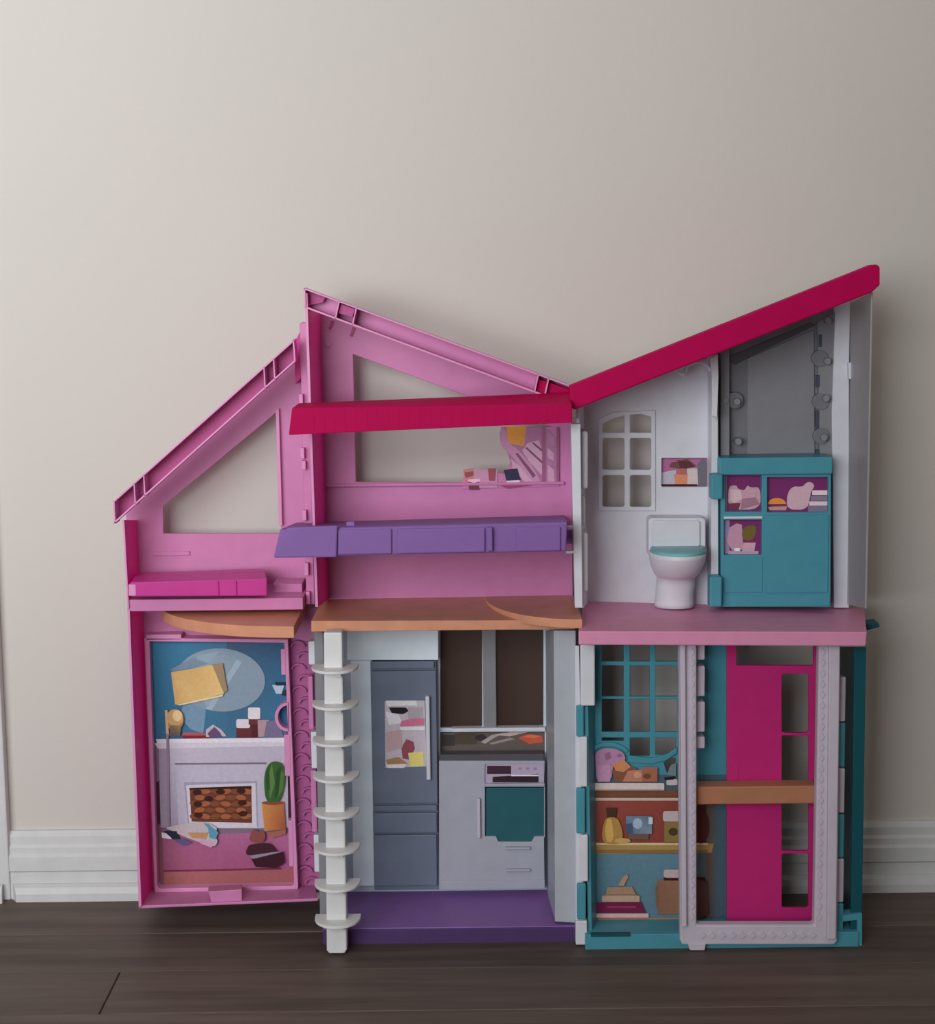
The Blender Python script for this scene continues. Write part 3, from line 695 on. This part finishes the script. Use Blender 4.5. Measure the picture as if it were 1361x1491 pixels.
for i in range(26):
    y = 950+i*15.4
    for x in (1007, 1198-(y-940)*.014): add_prism(bm, [pts([(x-4,y),(x,y-6),(x+4,y),(x,y+6)], -.1632)], -.1632, -.1615)
for i in range(12):
    x = 1022+i*14.6; add_prism(bm, [pts([(x-6,1362),(x,1357),(x+6,1362),(x,1367)], -.1632)], -.1632, -.1615)
finish('diamond_relief', bm, M['frame'], fr, kind='stuff')
for (y0,y1) in ((938,961),(970,1014),(1022,1066),(1073,1090)):
    box('frame_tab', M['frame'], fr, 1012, y0, 1026, y1, -.150, -.135, bevel=.001)
for (y0,y1,mm) in ((985,1052,'frame'),(1052,1118,'teal'),(1118,1185,'frame'),(1185,1250,'teal'),(1250,1315,'frame'),(1315,1376,'teal')):
    d = (y0-985)*.010
    box('hinge_knuckle', M[mm], DH, 1219-d, y0+1, 1231-d, y1-1, -.150, -.138, bevel=.0012)

# ------------------------------------------------------------------ furniture
# refrigerator
FY = -.054
c = P(590, 1296, FY); RFG = empty('refrigerator', (c.x, -.047, c.z), 'tall slate blue toy refrigerator in the kitchen left of the white stove cabinet', 'refrigerator')
def fr_box(n, x0, y0, x1, y1, ya, yb, m_='fridge', par=None, bv=.0008, **k): return box(n, M[m_], par or RFG, x0, y0, x1, y1, ya, yb, bevel=bv, **k)
fr_box('body', 542, 962, 637, 1296, FY+.003, -.0405)
fr_box('top_panel', 542, 963, 632, 974, FY, FY+.004)
dr = fr_box('door', 542, 977, 636, 1170, FY-.001, FY+.004)
fr_box('middle_strip', 543, 1173, 636, 1181, FY, FY+.004)
fr_box('drawer', 543, 1184, 636, 1213, FY-.001, FY+.004)
fr_box('drawer', 544, 1216, 636, 1290, FY-.001, FY+.004)
fr_box('handle', 620, 1014, 626, 1136, FY-.007, FY-.0005, 'white', dr, .001, label='slim pale vertical handle')
prints('printed_note', dr, FY-.0012, .55, [
    ((160,152,160), [(560,1021),(618,1020),(621,1116),(561,1118)]), ((190,186,192), [(562,1020),(606,1020),(607,1027),(563,1028)]),
    ((20,14,24), [(566,1030),(590,1030),(596,1035),(586,1040),(570,1038)]), ((184,180,188), [(561,1036),(580,1040),(586,1052),(566,1056)]),
    ((168,92,118), [(584,1050),(598,1046),(618,1046),(618,1056),(582,1058)]), ((196,190,196), R(582,1058,618,1063)), ((140,134,140), R(594,1030,616,1046)),
    ((120,60,72), [(584,1088),(592,1076),(602,1080),(604,1090),(596,1106),(586,1104)]), ((156,132,136), [(562,1066),(584,1062),(586,1088),(562,1096)]),
    ((196,176,104), [(594,1096),(616,1094),(617,1115),(597,1116)]), ((140,106,70), [(562,1106),(580,1102),(594,1112),(564,1114)]), ((190,184,188), [(562,1113),(592,1112),(588,1118),(564,1118)]),
    ], label='printed photo collage on the refrigerator door')

# stove cabinet
SY0 = -.056
c = P(716, 1295, SY0); SV = empty('stove_cabinet', (c.x, -.048, c.z), 'white toy stove cabinet with teal oven door and dark grey countertop', 'stove')
CH = [RR(706,1113,791,1141,1.5), [(706,1146),(792,1146),(792,1218),(778,1218),(774,1226),(726,1226),(722,1218),(706,1218)]]
prism('body', M['stove'], SV, R(639,1108,793,1295), SY0, -.0405, CH, bevel=.0008)
prism('countertop', M['counter'], SV, [(641,1099),(791,1098),(792,1108),(640,1109)], SY0+.002, -.0405)
od = prism('oven_door', M['oven'], SV, [(707,1147),(792,1147),(792,1219),(778,1219),(774,1227),(726,1227),(722,1219),(707,1219)], SY0+.0025, -.042)
cp = box('control_panel', M['frame'], SV, 705, 1112, 792, 1142, SY0+.002, -.042, bevel=.0003)
prints('printed_controls', cp, SY0+.0018, .45, [
    ((132,120,138), R(707,1114,790,1140)), ((48,26,40), R(709,1115,744,1127)), ((36,20,30), [(717,1131),(784,1127),(784,1139),(717,1139)]),
    ((110,96,112), EL(757,1119,3,2,10)), ((112,98,114), EL(768,1119,3,2,10)), ((112,98,114), EL(779,1119,3,2,10)), ((180,172,188), R(744,1128,784,1130)),
    ])
box('oven_top_rim', M['stove'], SV, 705, 1141, 793, 1145.5, SY0-.003, SY0+.001, bevel=.0008)
box('door_handle', M['frame'], SV, 694.5, 1163, 699.5, 1221, SY0-.004, SY0+.0005, bevel=.001)
box('drawer_handle', M['stove'], SV, 735, 1234, 772, 1237.5, SY0-.004, SY0+.0005, bevel=.0008)
box('drawer_handle', M['stove'], SV, 736, 1266, 772, 1269.5, SY0-.004, SY0+.0005, bevel=.0008)
box('plinth', M['stove'], SV, 640, 1282, 793, 1295, SY0-.0012, SY0+.0005, bevel=.0005)

# turquoise bathroom cabinet
c = P(1130, 884, -.076); BC = empty('bathroom_cabinet', (c.x, -.06, c.z), 'turquoise toy bathroom cabinet with open plum cubbies, right of the toilet', 'cabinet')
CY = -.078
CH = [R(1056,692,1109,745), R(1117,695,1206,746), R(1054,757,1109,808)]
prism('body', M['teal'], BC, [(1050,690),(1210,690),(1209,884),(1050,884)], CY, -.050, CH, bevel=.0007)
box('top_board', M['teal'], BC, 1047, 666, 1212, 691, CY-.005, -.047, bevel=.0012)
box('cupboard_door', M['teal'], BC, 1113, 750, 1206, 863, CY-.0012, CY+.001, bevel=.0006)
box('cupboard_door', M['teal'], BC, 1054, 812, 1110, 863, CY-.0010, CY+.001, bevel=.0006)
box('plinth', M['teal'], BC, 1052, 866, 1208, 883, CY-.0008, CY+.001, bevel=.0005)
box('side_tab', M['teal'], BC, 1035, 691, 1052, 727, CY-.012, CY+.004, bevel=.0015)
box('side_tab', M['teal'], BC, 1033, 840, 1051, 884, CY-.012, CY+.004, bevel=.0015)
box('shelf_lip', M['white'], BC, 1054, 752, 1110, 755.5, CY-.002, CY+.001, bevel=.0005)
KC = .55; cy_ = CY+.006
for h in CH: 
    xs = [p[0] for p in h]; ys = [p[1] for p in h]
    bm = bmesh.new(); x0, x1, z0, z1 = rect(min(xs)-2, min(ys)-2, max(xs)+2, max(ys)+2, cy_); add_box(bm, x0, x1, cy_, cy_+.001, z0, z1)
    cb = finish('cubby_back', bm, M['cubby'], BC)
prints('printed_toiletries', BC, cy_-.0005, KC, [
    ((160,128,138), [(1060,708),(1072,706),(1074,712),(1084,714),(1088,706),(1092,710),(1107,709),(1107,742),(1060,742)]), ((132,96,112), [(1080,726),(1100,724),(1106,734),(1078,742)]),
    ((176,150,156), [(1062,712),(1078,714),(1080,726),(1070,732),(1062,728)]), ((92,44,58), [(1060,733),(1078,732),(1075,742),(1062,742)]), ((110,90,120), R(1054,690,1058,746)),
    ], label='printed pale toiletries in the upper left cubby')
prints('printed_laundry', BC, cy_-.0005, KC, [
    ((194,118,50), EL(1131,734,13,9,18,180,360)), ((160,120,116), [(1117,738),(1146,737),(1144,743),(1120,743)]), ((168,140,150), [(1146,718),(1154,708),(1168,709),(1174,702),(1182,702),(1186,708),(1180,716),(1176,742),(1145,742)]),
    ((190,172,174), R(1182,714,1204,721)), ((184,166,170), R(1178,730,1204,736)), ((110,100,118), R(1180,722,1204,729)), ((104,96,116), R(1176,736,1204,746)),
    ], label='printed orange loaf and folded white towels in the upper right cubby')
prints('printed_plant', BC, cy_-.0005, KC, [
    ((120,104,136), R(1053,757,1062,806)), ((156,118,136), [(1062,768),(1072,762),(1080,764),(1082,800),(1066,802),(1058,788)]), ((92,78,40), [(1080,772),(1086,766),(1096,764),(1102,768),(1098,784),(1090,788),(1080,784)]),
    ((168,130,144), [(1082,790),(1100,790),(1098,803),(1080,803)]), ((212,194,190), R(1069,798,1077,806)), ((150,124,144), R(1060,802,1104,808)),
    ], label='printed plant and basket in the lower cubby')

# toilet
c = P(985, 887, -.078)
TO = empty('toilet', (c.x, -.075, P(985,887,-.080).z), 'white toy toilet with teal lid left of the turquoise cabinet', 'toilet')
zf = P(985,887,-.083).z
cx = P(987, 800, -.085).x
zr = P(985, 811, -.112).z
px = lambda n, Y=-.085: n*(Y-CAM.y)/F
loft('bowl', M['white'], TO, [
    (zf, cx-.0010, -.066, px(30), .0175), (zf+.004, cx-.0012, -.066, px(29.5), .017), (zf+.012, cx-.001, -.067, px(28.5), .0165), (zf+.022, cx, -.068, px(29), .018),
    (zf+(zr-zf)*.52, cx, -.069, px(28.5), .0185), (zf+(zr-zf)*.55, cx, -.071, px(30), .022), (zf+(zr-zf)*.64, cx, -.074, px(35), .027), (zf+(zr-zf)*.78, cx, -.077, px(39.5), .032), (zf+(zr-zf)*.92, cx, -.079, px(42), .0345), (zr, cx, -.080, px(42), .0350)], n=36)
loft('lid', M['lid'], TO, [(zr, cx+.001, -.079, px(41.5), .034), (zr+.0022, cx+.001, -.079, px(41.5), .034), (zr+.0036, cx+.001, -.079, px(39), .032)], n=36)
prism('tank', M['white'], TO, RR(944,754,1027,812,5), -.068, -.046, bevel=.003, seg=3)
prism('tank_front', M['white'], TO, RR(949,758,1019,796,4), -.0705, -.066, bevel=.001)

# purple fold-down bed frame
c = P(610, 812, -.185); BD = empty('folding_bed', (c.x, -.12, c.z), 'long violet plastic fold-down bed frame jutting from the upper middle room', 'bed')
hexa('front_rail', M['lilac'], BD, [(407,771),(826,760),(824,803),(397,812)], -.200, [(415,768),(826,756),(824,800),(412,805)], -.190, bevel=.0015)
hexa('top_board', M['lilac'], BD, [(408,770),(826,760),(826,765),(408,775)], -.1955, [(430,761),(822,750),(822,754),(430,765)], -.050, bevel=.001)
hexa('left_flange', M['lilac'], BD, [(418,768),(492,765),(490,812),(397,813)], -.2045, [(418,768),(492,765),(490,808),(404,809)], -.198, bevel=.0015)
for x0, x1 in ((492,570),(578,706),(752,816)):
    hexa('rail_panel', M['lilac'], BD, [(x0,771-(x0-490)*.013),(x1,771-(x1-490)*.013),(x1,808-(x1-490)*.018),(x0,808-(x0-490)*.018)], -.2025, [(x0,771-(x0-490)*.013),(x1,771-(x1-490)*.013),(x1,806-(x1-490)*.018),(x0,806-(x0-490)*.018)], -.199, bevel=.001)
box('rail_rib', M['lilac'], BD, 709, 768, 717, 803, -.206, -.199, bevel=.001)
box('bed_pin', M['purple'], BD, 504, 760, 516, 766, -.1925, -.185, bevel=.0006)

# hot pink bench
c = P(288, 870, -.11); BN = empty('pink_bench', (c.x, -.09, c.z), 'long hot pink toy bench low in the left upper room', 'bench')
hexa('seat_front', M['bench'], BN, [(190,848),(389,842),(389,868),(190,869)], -.118, [(196,838),(386,832),(386,858),(196,860)], -.085, bevel=.0012)
hexa('seat_back', M['bench'], BN, [(200,838),(386,832),(386,845),(200,848)], -.085, [(202,834),(384,828),(384,842),(202,845)], -.060, bevel=.001)
for x in (317, 343): box('seam_rib', M['bench'], BN, x-1.5, 846, x+1.5, 867, -.1195, -.116, bevel=.0005)
box('end_cap', M['rim'], BN, 187, 851, 198, 868, -.1185, -.110, bevel=.001)
